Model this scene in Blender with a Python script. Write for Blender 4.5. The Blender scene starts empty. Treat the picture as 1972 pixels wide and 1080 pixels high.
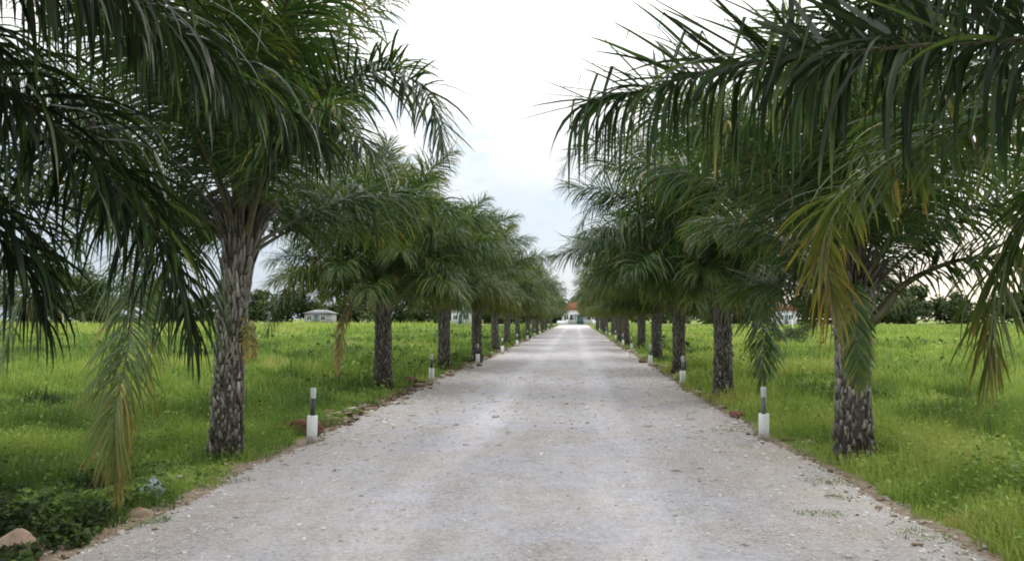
import bpy, bmesh, math, random
import numpy as np
from mathutils import Vector

rng = np.random.default_rng(11)
random.seed(11)
R = math.radians
scene = bpy.context.scene
COL = scene.collection

# ------------------------------------------------------------------ noise
_tab = np.random.default_rng(5).random((257, 257))
def vnoise(x, y, s=1.0, o=0.0):
    x = np.asarray(x, float) / s + 37.1 + o; y = np.asarray(y, float) / s + 91.7 + o * 1.7
    xi = np.floor(x).astype(int); yi = np.floor(y).astype(int)
    fx = x - xi; fy = y - yi
    fx = fx * fx * (3 - 2 * fx); fy = fy * fy * (3 - 2 * fy)
    a = _tab[xi % 256, yi % 256]; b = _tab[(xi + 1) % 256, yi % 256]
    c = _tab[xi % 256, (yi + 1) % 256]; d = _tab[(xi + 1) % 256, (yi + 1) % 256]
    return (a * (1 - fx) + b * fx) * (1 - fy) + (c * (1 - fx) + d * fx) * fy
def fbm(x, y, s, o=0.0, n=3):
    t = 0; a = 0.5; k = 0
    for i in range(n):
        t = t + a * vnoise(x, y, s / 2 ** i, o + 13.3 * i); k += a; a *= 0.55
    return t / k

# ------------------------------------------------------------------ geometry collector (quads)
class Geo:
    def __init__(self): self.V = []; self.Q = []; self.M = []; self.T = []; self.n = 0
    def add(self, v, q, m=0, t=0.0):
        v = np.asarray(v, float).reshape(-1, 3); q = np.asarray(q, int).reshape(-1, 4)
        self.V.append(v); self.Q.append(q + self.n)
        self.M.append(np.full(len(q), m, int) if np.isscalar(m) else np.asarray(m, int))
        self.T.append(np.full(len(v), t, float) if np.isscalar(t) else np.asarray(t, float).reshape(-1))
        self.n += len(v)
    def arrays(self):
        return np.concatenate(self.V), np.concatenate(self.Q), np.concatenate(self.M), np.concatenate(self.T)
    def merge(self, g, rot=None, off=(0, 0, 0), sc=1.0):
        v, q, m, t = g.arrays()
        v = v * sc
        if rot is not None: v = v @ np.asarray(rot).T
        self.add(v + np.asarray(off), q, m, t)
    def mesh(self, name, mats, smooth=False):
        v, q, m, t = self.arrays()
        me = bpy.data.meshes.new(name)
        me.vertices.add(len(v)); me.vertices.foreach_set('co', v.astype(np.float32).ravel())
        me.loops.add(len(q) * 4); me.loops.foreach_set('vertex_index', q.astype(np.int32).ravel())
        me.polygons.add(len(q)); me.polygons.foreach_set('loop_start', (np.arange(len(q)) * 4).astype(np.int32))
        me.polygons.foreach_set('material_index', m.astype(np.int32))
        if smooth: me.polygons.foreach_set('use_smooth', np.ones(len(q), bool))
        for mt in mats: me.materials.append(mt)
        me.update(calc_edges=True)
        a = me.attributes.new('tint', 'FLOAT', 'POINT'); a.data.foreach_set('value', t.astype(np.float32))
        return me
    def build(self, name, mats, parent=None, smooth=False, loc=None):
        return link(name, self.mesh(name, mats, smooth), parent, loc)

def link(name, me, parent=None, loc=None, rz=0.0):
    o = bpy.data.objects.new(name, me); COL.objects.link(o)
    if parent is not None: o.parent = parent
    if loc is not None: o.location = loc
    if rz: o.rotation_euler = (0, 0, rz)
    return o
def empty(name, loc, label=None, cat=None, group=None, rz=0.0):
    o = bpy.data.objects.new(name, None); COL.objects.link(o)
    o.location = loc; o.rotation_euler = (0, 0, rz); o.empty_display_size = 0.3
    return tag(o, label, cat, group)
def tag(o, label=None, cat=None, group=None, kind=None):
    if label: o['label'] = label
    if cat: o['category'] = cat
    if group: o['group'] = group
    if kind: o['kind'] = kind
    return o
def copy_tree(o, parent=None):
    c = o.copy(); COL.objects.link(c)
    if parent is not None: c.parent = parent
    for ch in list(o.children): copy_tree(ch, c)
    return c

def rotz(a):
    c, s = math.cos(a), math.sin(a)
    return np.array([[c, -s, 0], [s, c, 0], [0, 0, 1.0]])
def box(g, lo, hi, m=0, t=0.0):
    x0, y0, z0 = lo; x1, y1, z1 = hi
    v = [(x0,y0,z0),(x1,y0,z0),(x1,y1,z0),(x0,y1,z0),(x0,y0,z1),(x1,y0,z1),(x1,y1,z1),(x0,y1,z1)]
    g.add(v, [(0,3,2,1),(4,5,6,7),(0,1,5,4),(1,2,6,5),(2,3,7,6),(3,0,4,7)], m, t)
def tube(g, P, rad, n=8, m=0, t=0.0, flat=1.0):
    """tube along points P with radius per point; closed at both ends by tiny rings"""
    P = np.asarray(P, float); rad = np.asarray(rad, float) * np.ones(len(P))
    T = np.gradient(P, axis=0); T /= np.linalg.norm(T, axis=1, keepdims=True) + 1e-9
    ref = np.array([0, 0, 1.0]) if abs(T[len(T)//2][2]) < 0.9 else np.array([1.0, 0, 0])
    S = np.cross(T, ref); S /= np.linalg.norm(S, axis=1, keepdims=True) + 1e-9
    N = np.cross(S, T)
    P = np.vstack([P[:1], P, P[-1:]]); S = np.vstack([S[:1], S, S[-1:]]); N = np.vstack([N[:1], N, N[-1:]])
    rad = np.concatenate([[1e-4], rad, [1e-4]])
    tt = t if np.isscalar(t) else np.concatenate([[t[0]], t, [t[-1]]])
    a = np.arange(n) / n * 2 * np.pi
    V = P[:, None] + rad[:, None, None] * (np.cos(a)[None, :, None] * S[:, None] + flat * np.sin(a)[None, :, None] * N[:, None])
    k = len(P); Q = []
    for i in range(k - 1):
        j = np.arange(n); j2 = (j + 1) % n
        Q.append(np.stack([i*n + j, i*n + j2, (i+1)*n + j2, (i+1)*n + j], 1))
    T2 = tt if np.isscalar(tt) else np.repeat(tt, n)
    g.add(V, np.concatenate(Q), m, T2)

# ------------------------------------------------------------------ materials
def mat(name):
    m = bpy.data.materials.new(name); m.use_nodes = True
    nt = m.node_tree; nt.nodes.clear()
    out = nt.nodes.new('ShaderNodeOutputMaterial')
    return m, nt, out
def nd(nt, t, **kw):
    n = nt.nodes.new(t)
    for k, v in kw.items():
        if k in n.inputs: n.inputs[k].default_value = v
        else: setattr(n, k, v)
    return n
def ramp(nt, stops, fac):
    r = nt.nodes.new('ShaderNodeValToRGB'); e = r.color_ramp.elements
    while len(e) < len(stops): e.new(0.5)
    for i, (p, c) in enumerate(stops):
        e[i].position = p; e[i].color = (*c, 1)
    nt.links.new(fac, r.inputs['Fac']); return r.outputs['Color']
def noise(nt, scale, detail=4, rough=0.6, vec=None):
    n = nd(nt, 'ShaderNodeTexNoise', Scale=scale, Detail=detail, Roughness=rough)
    if vec is not None: nt.links.new(vec, n.inputs['Vector'])
    return n.outputs['Fac']
def math_(nt, op, a, b=None):
    n = nt.nodes.new('ShaderNodeMath'); n.operation = op
    for i, v in enumerate((a, b)):
        if v is None: continue
        if isinstance(v, (int, float)): n.inputs[i].default_value = v
        else: nt.links.new(v, n.inputs[i])
    return n.outputs[0]
def mixc(nt, fac, a, b, mode='MIX'):
    n = nt.nodes.new('ShaderNodeMix'); n.data_type = 'RGBA'; n.blend_type = mode
    for i, v in ((0, fac), (6, a), (7, b)):
        if isinstance(v, (int, float)): n.inputs[i].default_value = v
        elif isinstance(v, tuple): n.inputs[i].default_value = (*v, 1)
        else: nt.links.new(v, n.inputs[i])
    return n.outputs[2]
def tintattr(nt):
    return nd(nt, 'ShaderNodeAttribute', attribute_name='tint').outputs['Fac']
def objco(nt):
    return nt.nodes.new('ShaderNodeTexCoord').outputs['Object']
def geopos(nt):
    return nt.nodes.new('ShaderNodeNewGeometry').outputs['Position']
def bump(nt, h, strength, dist=0.02):
    b = nd(nt, 'ShaderNodeBump', Strength=strength, Distance=dist); nt.links.new(h, b.inputs['Height'])
    return b.outputs['Normal']
def leafmat(name, stops, rough=0.45, spec=0.3, trans=0.25, tcol=(1.3, 1.25, 0.6), vary=0.0):
    m, nt, out = mat(name)
    t = tintattr(nt)
    c = ramp(nt, stops, math_(nt, 'ADD', t, math_(nt, 'MULTIPLY', math_(nt, 'SUBTRACT', noise(nt, 2.3, 3, 0.6, geopos(nt)), 0.5), 0.12)))
    if vary:
        oi = nt.nodes.new('ShaderNodeObjectInfo')
        c = mixc(nt, 1.0, c, ramp(nt, [(0.0, (0.72, 0.80, 0.78)), (0.45, (1.0, 1.0, 1.0)), (1.0, (1.20, 1.14, 0.86))], oi.outputs['Random']), 'MULTIPLY')
    p = nd(nt, 'ShaderNodeBsdfPrincipled', Roughness=rough)
    p.inputs['Specular IOR Level'].default_value = spec
    nt.links.new(c, p.inputs['Base Color'])
    tr = nt.nodes.new('ShaderNodeBsdfTranslucent')
    nt.links.new(mixc(nt, 1.0, c, tcol, 'MULTIPLY'), tr.inputs['Color'])
    mx = nd(nt, 'ShaderNodeMixShader'); mx.inputs[0].default_value = trans
    nt.links.new(p.outputs[0], mx.inputs[1]); nt.links.new(tr.outputs[0], mx.inputs[2])
    nt.links.new(mx.outputs[0], out.inputs['Surface'])
    return m
def plain(name, col, rough=0.6, var=0.25, scale=6.0, bmp=0.0, spec=0.4, dirt=None):
    m, nt, out = mat(name)
    f = noise(nt, scale, 5, 0.65, objco(nt))
    c = ramp(nt, [(0.25, tuple(x * (1 - var) for x in col)), (0.75, tuple(min(1, x * (1 + var)) for x in col))], f)
    if dirt:
        d = math_(nt, 'GREATER_THAN', noise(nt, scale * 1.7, 6, 0.7, objco(nt)), 0.6)
        c = mixc(nt, math_(nt, 'MULTIPLY', d, 0.6), c, dirt)
    p = nd(nt, 'ShaderNodeBsdfPrincipled', Roughness=rough); p.inputs['Specular IOR Level'].default_value = spec
    nt.links.new(c, p.inputs['Base Color'])
    if bmp: nt.links.new(bump(nt, f, bmp), p.inputs['Normal'])
    nt.links.new(p.outputs[0], out.inputs['Surface'])
    return m

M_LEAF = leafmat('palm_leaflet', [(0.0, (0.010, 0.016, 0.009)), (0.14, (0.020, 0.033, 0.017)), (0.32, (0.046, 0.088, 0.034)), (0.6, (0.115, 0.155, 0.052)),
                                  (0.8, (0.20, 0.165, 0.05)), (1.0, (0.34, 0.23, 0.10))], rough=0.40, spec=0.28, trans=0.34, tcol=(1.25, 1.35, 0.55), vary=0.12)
M_RACH = plain('palm_midrib', (0.075, 0.068, 0.03), 0.5, 0.4, 8)
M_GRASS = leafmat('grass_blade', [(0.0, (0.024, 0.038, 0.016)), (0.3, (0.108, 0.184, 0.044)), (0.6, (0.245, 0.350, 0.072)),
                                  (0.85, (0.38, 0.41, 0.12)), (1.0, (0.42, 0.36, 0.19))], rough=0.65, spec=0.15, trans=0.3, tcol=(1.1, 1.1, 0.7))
M_BROAD = leafmat('broad_leaf', [(0.0, (0.025, 0.045, 0.022)), (0.5, (0.055, 0.085, 0.032)), (1.0, (0.13, 0.15, 0.05))], rough=0.6, spec=0.2, trans=0.2)
M_BARK = plain('tree_bark', (0.16, 0.14, 0.11), 0.9, 0.4, 3, 0.4)

# trunk
M_TRUNK, nt, out = mat('palm_trunk')
t = tintattr(nt)
mp = nd(nt, 'ShaderNodeMapping'); mp.inputs['Scale'].default_value = (1, 1, 0.25); nt.links.new(objco(nt), mp.inputs['Vector'])
fib = noise(nt, 38, 5, 0.7, mp.outputs[0])
c = ramp(nt, [(0.0, (0.016, 0.013, 0.010)), (0.30, (0.088, 0.078, 0.064)), (0.55, (0.235, 0.222, 0.195)), (1.0, (0.52, 0.505, 0.46))],
         math_(nt, 'ADD', math_(nt, 'SUBTRACT', t, 0.22), math_(nt, 'MULTIPLY', fib, 0.45)))
p = nd(nt, 'ShaderNodeBsdfPrincipled', Roughness=0.9); p.inputs['Specular IOR Level'].default_value = 0.15
nt.links.new(c, p.inputs['Base Color']); nt.links.new(bump(nt, fib, 0.7, 0.02), p.inputs['Normal'])
nt.links.new(p.outputs[0], out.inputs['Surface'])

# field soil and distant turf colour
M_FIELD, nt, out = mat('field_turf')
pos = geopos(nt)
a = noise(nt, 0.35, 6, 0.62, pos); b = noise(nt, 2.2, 6, 0.7, pos); c3 = noise(nt, 9, 4, 0.7, pos)
mixn = math_(nt, 'ADD', math_(nt, 'MULTIPLY', a, 0.45), math_(nt, 'ADD', math_(nt, 'MULTIPLY', b, 0.35), math_(nt, 'MULTIPLY', c3, 0.2)))
g1 = ramp(nt, [(0.32, (0.035, 0.055, 0.018)), (0.45, (0.11, 0.16, 0.04)), (0.57, (0.23, 0.29, 0.07)), (0.70, (0.33, 0.34, 0.12))], mixn)
tt = tintattr(nt)   # 1 = bare soil beside the road
soil = ramp(nt, [(0.3, (0.12, 0.09, 0.06)), (0.5, (0.25, 0.20, 0.15)), (0.7, (0.38, 0.34, 0.29))], noise(nt, 14, 6, 0.75, pos))
sf = math_(nt, 'GREATER_THAN', math_(nt, 'ADD', tt, math_(nt, 'MULTIPLY', math_(nt, 'SUBTRACT', b, 0.5), 0.9)), 0.5)
p = nd(nt, 'ShaderNodeBsdfPrincipled', Roughness=0.95); p.inputs['Specular IOR Level'].default_value = 0.1
nt.links.new(mixc(nt, sf, g1, soil), p.inputs['Base Color'])
nt.links.new(bump(nt, b, 0.6, 0.1), p.inputs['Normal'])
nt.links.new(p.outputs[0], out.inputs['Surface'])

# gravel road
M_ROAD, nt, out = mat('gravel_road')
pos = geopos(nt)
vo = nd(nt, 'ShaderNodeTexVoronoi', Scale=42.0); nt.links.new(pos, vo.inputs['Vector'])
vo2 = nd(nt, 'ShaderNodeTexVoronoi', Scale=95.0); nt.links.new(pos, vo2.inputs['Vector'])
mpx = nd(nt, 'ShaderNodeMapping'); mpx.inputs['Scale'].default_value = (1, 0.22, 1); nt.links.new(pos, mpx.inputs['Vector'])
big = noise(nt, 0.9, 5, 0.6, mpx.outputs[0]); mid = noise(nt, 3.2, 6, 0.7, pos); fine = noise(nt, 60, 4, 0.75, pos)
sep = nt.nodes.new('ShaderNodeSeparateColor'); nt.links.new(vo.outputs['Color'], sep.inputs[0])
sep2 = nt.nodes.new('ShaderNodeSeparateColor'); nt.links.new(vo2.outputs['Color'], sep2.inputs[0])
v = math_(nt, 'ADD', math_(nt, 'MULTIPLY', big, 0.40), math_(nt, 'ADD', math_(nt, 'MULTIPLY', mid, 0.24),
    math_(nt, 'ADD', math_(nt, 'MULTIPLY', sep.outputs[0], 0.14), math_(nt, 'ADD', math_(nt, 'MULTIPLY', sep2.outputs[0], 0.10), math_(nt, 'MULTIPLY', fine, 0.16)))))
rc = ramp(nt, [(0.33, (0.25, 0.235, 0.225)), (0.43, (0.42, 0.405, 0.40)), (0.52, (0.53, 0.52, 0.525)), (0.66, (0.65, 0.645, 0.655))], v)
# worn wheel band: paler, slightly bluish compacted lime; brownish towards the verges
sx = nt.nodes.new('ShaderNodeSeparateXYZ'); nt.links.new(pos, sx.inputs[0])
edge = math_(nt, 'ABSOLUTE', math_(nt, 'ADD', sx.outputs['X'], 0.45))
ef = nd(nt, 'ShaderNodeMapRange'); ef.inputs['From Min'].default_value = 1.5; ef.inputs['From Max'].default_value = 3.1
nt.links.new(math_(nt, 'ADD', edge, math_(nt, 'MULTIPLY', math_(nt, 'SUBTRACT', mid, 0.5), 1.6)), ef.inputs['Value'])
rc = mixc(nt, math_(nt, 'MULTIPLY', ef.outputs[0], 0.75), mixc(nt, 0.5, rc, (0.95, 0.96, 1.03), 'MULTIPLY'), mixc(nt, 1.0, rc, (0.86, 0.81, 0.74), 'MULTIPLY'))
patch = nd(nt, 'ShaderNodeMapRange'); patch.inputs['From Min'].default_value = 0.40; patch.inputs['From Max'].default_value = 0.60
nt.links.new(noise(nt, 0.8, 5, 0.65, pos), patch.inputs['Value'])
trk = nd(nt, 'ShaderNodeMapRange'); trk.inputs['From Min'].default_value = 0.42; trk.inputs['From Max'].default_value = 0.10; trk.interpolation_type = 'SMOOTHSTEP'
nt.links.new(math_(nt, 'ABSOLUTE', math_(nt, 'ADD', math_(nt, 'SUBTRACT', edge, 0.95), math_(nt, 'MULTIPLY', math_(nt, 'SUBTRACT', big, 0.5), 0.7))), trk.inputs['Value'])
rc = mixc(nt, 1.0, rc, mixc(nt, trk.outputs[0], (0.95, 0.95, 0.95), (1.10, 1.10, 1.11)), 'MULTIPLY')
rc = mixc(nt, 1.0, rc, mixc(nt, patch.outputs[0], (1.06, 1.01, 0.95), (1.06, 1.055, 1.09)), 'MULTIPLY')
p = nd(nt, 'ShaderNodeBsdfPrincipled', Roughness=0.95); p.inputs['Specular IOR Level'].default_value = 0.15
nt.links.new(rc, p.inputs['Base Color'])
hb = math_(nt, 'ADD', math_(nt, 'MULTIPLY', vo.outputs['Distance'], -0.6), math_(nt, 'ADD', fine, math_(nt, 'MULTIPLY', mid, 1.2)))
nt.links.new(bump(nt, hb, 1.0, 0.028), p.inputs['Normal'])
nt.links.new(p.outputs[0], out.inputs['Surface'])

def stonemat(name, stops):
    m, nt, out = mat(name)
    f = math_(nt, 'ADD', tintattr(nt), math_(nt, 'MULTIPLY', math_(nt, 'SUBTRACT', noise(nt, 16, 6, 0.75, geopos(nt)), 0.5), 0.9))
    p = nd(nt, 'ShaderNodeBsdfPrincipled', Roughness=0.95); p.inputs['Specular IOR Level'].default_value = 0.15
    nt.links.new(ramp(nt, stops, f), p.inputs['Base Color'])
    nt.links.new(bump(nt, f, 0.5, 0.02), p.inputs['Normal'])
    nt.links.new(p.outputs[0], out.inputs['Surface']); return m
M_STONE = stonemat('loose_stone', [(0, (0.16, 0.13, 0.10)), (0.4, (0.36, 0.33, 0.29)), (0.75, (0.54, 0.52, 0.50)), (1.0, (0.72, 0.71, 0.69))])
M_CLOD = stonemat('earth_clod', [(0, (0.05, 0.04, 0.03)), (0.5, (0.17, 0.12, 0.08)), (0.8, (0.33, 0.26, 0.18)), (1.0, (0.48, 0.44, 0.38))])
M_ROCK = stonemat('tan_rock', [(0, (0.12, 0.08, 0.055)), (0.5, (0.27, 0.195, 0.14)), (1.0, (0.44, 0.37, 0.30))])
M_RED = stonemat('red_rock', [(0, (0.07, 0.025, 0.02)), (0.5, (0.15, 0.065, 0.052)), (1.0, (0.40, 0.28, 0.22))])
M_WHITE, nt, out = mat('white_pipe')
oc = objco(nt); sxyz = nt.nodes.new('ShaderNodeSeparateXYZ'); nt.links.new(oc, sxyz.inputs[0])
nz = noise(nt, 22, 5, 0.7, oc); splash = nd(nt, 'ShaderNodeMapRange'); splash.inputs['From Min'].default_value = 0.0; splash.inputs['From Max'].default_value = 0.10
nt.links.new(math_(nt, 'SUBTRACT', math_(nt, 'MULTIPLY', nz, 0.32), math_(nt, 'ADD', sxyz.outputs['Z'], 0.02)), splash.inputs['Value'])
streak = math_(nt, 'MULTIPLY', math_(nt, 'GREATER_THAN', noise(nt, 9, 6, 0.75, oc), 0.58), 0.35)
wc = mixc(nt, streak, (0.70, 0.72, 0.70), (0.45, 0.45, 0.39)); wc = mixc(nt, math_(nt, 'MULTIPLY', splash.outputs[0], 0.8), wc, (0.25, 0.20, 0.14))
p = nd(nt, 'ShaderNodeBsdfPrincipled', Roughness=0.5); nt.links.new(wc, p.inputs['Base Color']); nt.links.new(p.outputs[0], out.inputs['Surface'])
M_CAP = plain('pale_cap', (0.52, 0.54, 0.53), 0.4, 0.12, 9)
M_STEM = plain('dark_stem', (0.035, 0.035, 0.037), 0.35, 0.3, 12)
M_STEM2 = plain('grey_stem', (0.10, 0.12, 0.13), 0.3, 0.3, 12)
M_WALL = plain('white_plaster', (0.62, 0.64, 0.66), 0.8, 0.12, 0.8)
M_GWALL = plain('grey_plaster', (0.27, 0.28, 0.29), 0.85, 0.15, 0.8)
M_ROOF = plain('red_roof', (0.26, 0.085, 0.055), 0.7, 0.3, 2)
M_GROOF = plain('grey_roof', (0.22, 0.22, 0.23), 0.6, 0.2, 2)
M_GLASS = plain('dark_pane', (0.02, 0.025, 0.03), 0.15, 0.3, 1)
M_METAL = plain('white_metal', (0.68, 0.70, 0.70), 0.5, 0.1, 3)
M_DOOR = plain('teal_door', (0.07, 0.14, 0.14), 0.5, 0.2, 3)
M_DRY = plain('dry_leaf', (0.15, 0.12, 0.09), 0.8, 0.5, 5)
M_BAG, nt, out = mat('plastic_bag')
p = nd(nt, 'ShaderNodeBsdfPrincipled', Roughness=0.3); p.inputs['Base Color'].default_value = (0.42, 0.50, 0.52, 1)
nt.links.new(bump(nt, noise(nt, 25, 4, 0.6, objco(nt)), 0.6, 0.02), p.inputs['Normal'])
tr = nd(nt, 'ShaderNodeBsdfTranslucent'); tr.inputs['Color'].default_value = (0.5, 0.58, 0.6, 1)
mx = nd(nt, 'ShaderNodeMixShader'); mx.inputs[0].default_value = 0.35
nt.links.new(p.outputs[0], mx.inputs[1]); nt.links.new(tr.outputs[0], mx.inputs[2]); nt.links.new(mx.outputs[0], out.inputs['Surface'])

# ------------------------------------------------------------------ ground
XL, XR, YEND = -3.5, 2.55, 176.0
def edge_dist(x, y):
    """metres outside the road (negative on it)"""
    wob = 0.34 * (fbm(x * 0 + 3.3 * np.sign(x), y, 2.4, 4) - 0.5) + 0.42 * (fbm(x * 0 + 9 * np.sign(x), y, 9, 8) - 0.5)
    d = np.maximum(XL - x, x - XR) + wob
    return np.where(y > YEND, np.maximum(d, y - YEND), d)
def ground_z(x, y):
    x = np.asarray(x, float); y = np.asarray(y, float)
    u = edge_dist(x, y)
    base = np.where(u < 0, np.maximum(-0.16, u * 0.55) - 0.015, 0.035 * np.clip(u / 0.25, 0, 1) - 0.015)
    ditch = -0.16 * np.exp(-((u - 2.3) / 0.9) ** 2)
    far = np.clip((u - 0.8) / 3, 0, 1)
    z = base + ditch * np.clip(u, 0, 1) + far * (0.36 * (fbm(x, y, 6.0, 2) - 0.5) + 0.20 * (fbm(x + 0.6 * y, y, 1.6, 5) - 0.5))
    z = z + np.clip(u + 0.1, 0, 0.4) * 0.16 * (fbm(x, y, 0.5, 1) - 0.5)
    return z
def gz(x, y): return float(ground_z(np.array([x]), np.array([y]))[0])

def sheet(xs, ys, zf, tf):
    X, Y = np.meshgrid(xs, ys); Z = zf(X, Y); g = Geo(); nx, ny = len(xs), len(ys)
    i = (np.arange(ny - 1)[:, None] * nx + np.arange(nx - 1)[None]).ravel()
    g.add(np.stack([X, Y, Z], -1), np.stack([i, i + 1, i + nx + 1, i + nx], 1), 0, tf(X, Y).ravel())
    return g
def spaced(a, b, s0, grow):
    r = [a]; s = s0
    while r[-1] < b: r.append(r[-1] + s); s *= grow
    return r
ys = np.array([-60, -30, -15, -8, -4] + spaced(-2, 900, 0.11, 1.012))
xr = spaced(0, 1000, 0.07, 1.0)[:1]
ox = np.concatenate([np.arange(0, 1.2, 0.07), np.array(spaced(1.2, 900, 0.14, 1.06))])
xs = np.concatenate([(XL + 0.5 - ox)[::-1], np.arange(XL + 0.9, XR - 0.6, 0.4), XR - 0.5 + ox])
def soil_t(x, y):
    u = edge_dist(x, y)
    return np.clip(1.0 - np.abs(u - 0.03) / 0.30, 0, 1) * np.where(x < 0, 0.95, 0.8)
tag(sheet(xs, ys, ground_z, soil_t).build('field', [M_FIELD], smooth=True), kind='structure')

def road_z(x, y):
    c = (x + 0.47) / 3.0
    z = 0.03 - 0.012 * c * c + 0.02 * (fbm(x, y, 1.6, 3) - 0.5) - 0.012 * np.exp(-((np.abs(x + 0.45) - 1.0) / 0.45) ** 2)
    u = edge_dist(x, y)
    return z - np.clip(u + 0.12, 0, 1) * 0.22
ysr = np.array([-40, -20, -10, -5] + spaced(-2, YEND + 2, 0.10, 1.012))
xsr = np.concatenate([np.arange(XL - 0.45, XL + 0.5, 0.06), np.arange(XL + 0.5, XR - 0.5, 0.25), np.arange(XR - 0.5, XR + 0.46, 0.06)])
tag(sheet(xsr, ysr, road_z, lambda x, y: x * 0).build('gravel_road', [M_ROAD], smooth=True), kind='structure')
# crossing road in front of the house
g = sheet(np.linspace(-60, 60, 60), np.array([YEND - 1, YEND + 2, YEND + 6]), lambda x, y: x * 0 + 0.09, lambda x, y: x * 0)
tag(g.build('cross_road', [M_ROAD], smooth=True), kind='structure')

# ------------------------------------------------------------------ stones
CUBE = np.array([(-1,-1,-1),(1,-1,-1),(1,1,-1),(-1,1,-1),(-1,-1,1),(1,-1,1),(1,1,1),(-1,1,1)], float) * 0.6
CQ = np.array([(0,3,2,1),(4,5,6,7),(0,1,5,4),(1,2,6,5),(2,3,7,6),(3,0,4,7)])
def stones(g, P, size, tint, flat=0.65):
    n = len(P)
    v = CUBE[None] + rng.normal(0, 0.22, (n, 8, 3))
    v *= size[:, None, None] * np.stack([rng.uniform(.7, 1.3, n), rng.uniform(.7, 1.3, n), rng.uniform(.5, 1, n) * flat], 1)[:, None]
    a = rng.uniform(0, 6.28, n); c, s = np.cos(a), np.sin(a)
    x = v[..., 0] * c[:, None] - v[..., 1] * s[:, None]; y = v[..., 0] * s[:, None] + v[..., 1] * c[:, None]
    v = np.stack([x, y, v[..., 2]], -1) + P[:, None]
    q = (CQ[None] + 8 * np.arange(n)[:, None, None]).reshape(-1, 4)
    g.add(v, q, 0, np.repeat(tint, 8))
g = Geo()
n = 26000
y = 3.2 * (26 / 3.2) ** rng.random(n) ; x = rng.uniform(XL - 0.15, XR + 0.15, n)
e = np.minimum(x - XL, XR - x)
keep = rng.random(n) < np.clip(1.15 - e * 0.45, 0.32, 1); x, y = x[keep], y[keep]
sz = rng.gamma(2.0, 0.0028, len(x)) * np.clip(y / 6, 0.9, 2.2) + 0.003
stones(g, np.stack([x, y, road_z(x, y) + sz * 0.15], 1), sz, np.clip(rng.normal(0.76, 0.15, len(x)), 0, 1))
tag(g.build('gravel', [M_STONE]), kind='stuff')
g = Geo()
n = 3400
y = 4.2 * (60 / 4.2) ** rng.random(n); left = rng.random(n) < 0.6
x = np.where(left, XL, XR) + np.where(left, -1, 1) * rng.normal(0.1, 0.17, n)
sz = rng.gamma(1.6, 0.008, n) * np.clip(y / 10, 0.7, 2.5) + 0.005
stones(g, np.stack([x, y, np.maximum(ground_z(x, y), road_z(x, y)) + sz * 0.2], 1), sz, np.clip(rng.normal(0.78, 0.25, n), 0, 1))
n = 620   # heap of earth and sticks spilling on the left verge between the first two posts
y = rng.uniform(11.5, 19.5, n); x = -3.72 + rng.normal(0, 0.17, n); sz = rng.gamma(1.7, 0.016, n) + 0.01
stones(g, np.stack([x, y, np.maximum(ground_z(x, y), road_z(x, y)) + sz * 0.25], 1), sz, np.clip(rng.normal(0.45, 0.3, n), 0, 1), 0.5)
tag(g.build('verge_rubble', [M_CLOD]), kind='stuff')

def rock(label, loc, size, material, seed, group=None):
    r = np.random.default_rng(seed); bm = bmesh.new()
    for _ in range(26):
        d = r.normal(0, 1, 3); d /= np.linalg.norm(d); d *= r.uniform(0.75, 1.1)
        bm.verts.new(Vector(d * np.array(size)))
    h = bmesh.ops.convex_hull(bm, input=bm.verts)
    bmesh.ops.delete(bm, geom=list({e for e in h['geom_interior'] + h['geom_unused'] if isinstance(e, bmesh.types.BMVert)}), context='VERTS')
    bmesh.ops.bevel(bm, geom=list(bm.edges), offset=0.10 * min(size), segments=1, affect='EDGES')
    me = bpy.data.meshes.new('rock'); bm.to_mesh(me); bm.free(); me.materials.append(material)
    a = me.attributes.new('tint', 'FLOAT', 'POINT'); a.data.foreach_set('value', np.clip(r.normal(0.55, 0.10, len(me.vertices)), 0, 1).astype(np.float32))
    return tag(link('rock', me, None, loc), label, 'rock', group)
rock('large tan angular rock at the near end of the left road edge', (-3.74, 5.15, -0.01), (0.24, 0.20, 0.20), M_ROCK, 3, group='rocks on the left road edge')
rock('flat pinkish tan rock half sunk in gravel beyond the largest tan rock', (-3.58, 5.75, -0.01), (0.13, 0.10, 0.07), M_ROCK, 8, group='rocks on the left road edge')
rock('long low pale tan rock at the weeds just short of the plastic bag', (-3.57, 6.3, -0.01), (0.19, 0.10, 0.07), M_ROCK, 12, group='rocks on the left road edge')
rock('dark red rock with pale top behind the first white post on the left', (-3.72, 10.75, 0.09), (0.30, 0.20, 0.17), M_RED, 21)
rock('small dark red rock in grass beside the larger red rock by the left post', (-4.05, 10.7, 0.07), (0.13, 0.12, 0.11), M_RED, 25)
rock('reddish rock on the rubble strip beside the second palm of the left row', (-3.95, 19.0, 0.10), (0.22, 0.17, 0.13), M_RED, 33)
rock('low reddish brown rock on the right road edge between first post and second palm', (2.62, 13.2, 0.05), (0.20, 0.16, 0.08), M_RED, 37)
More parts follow.
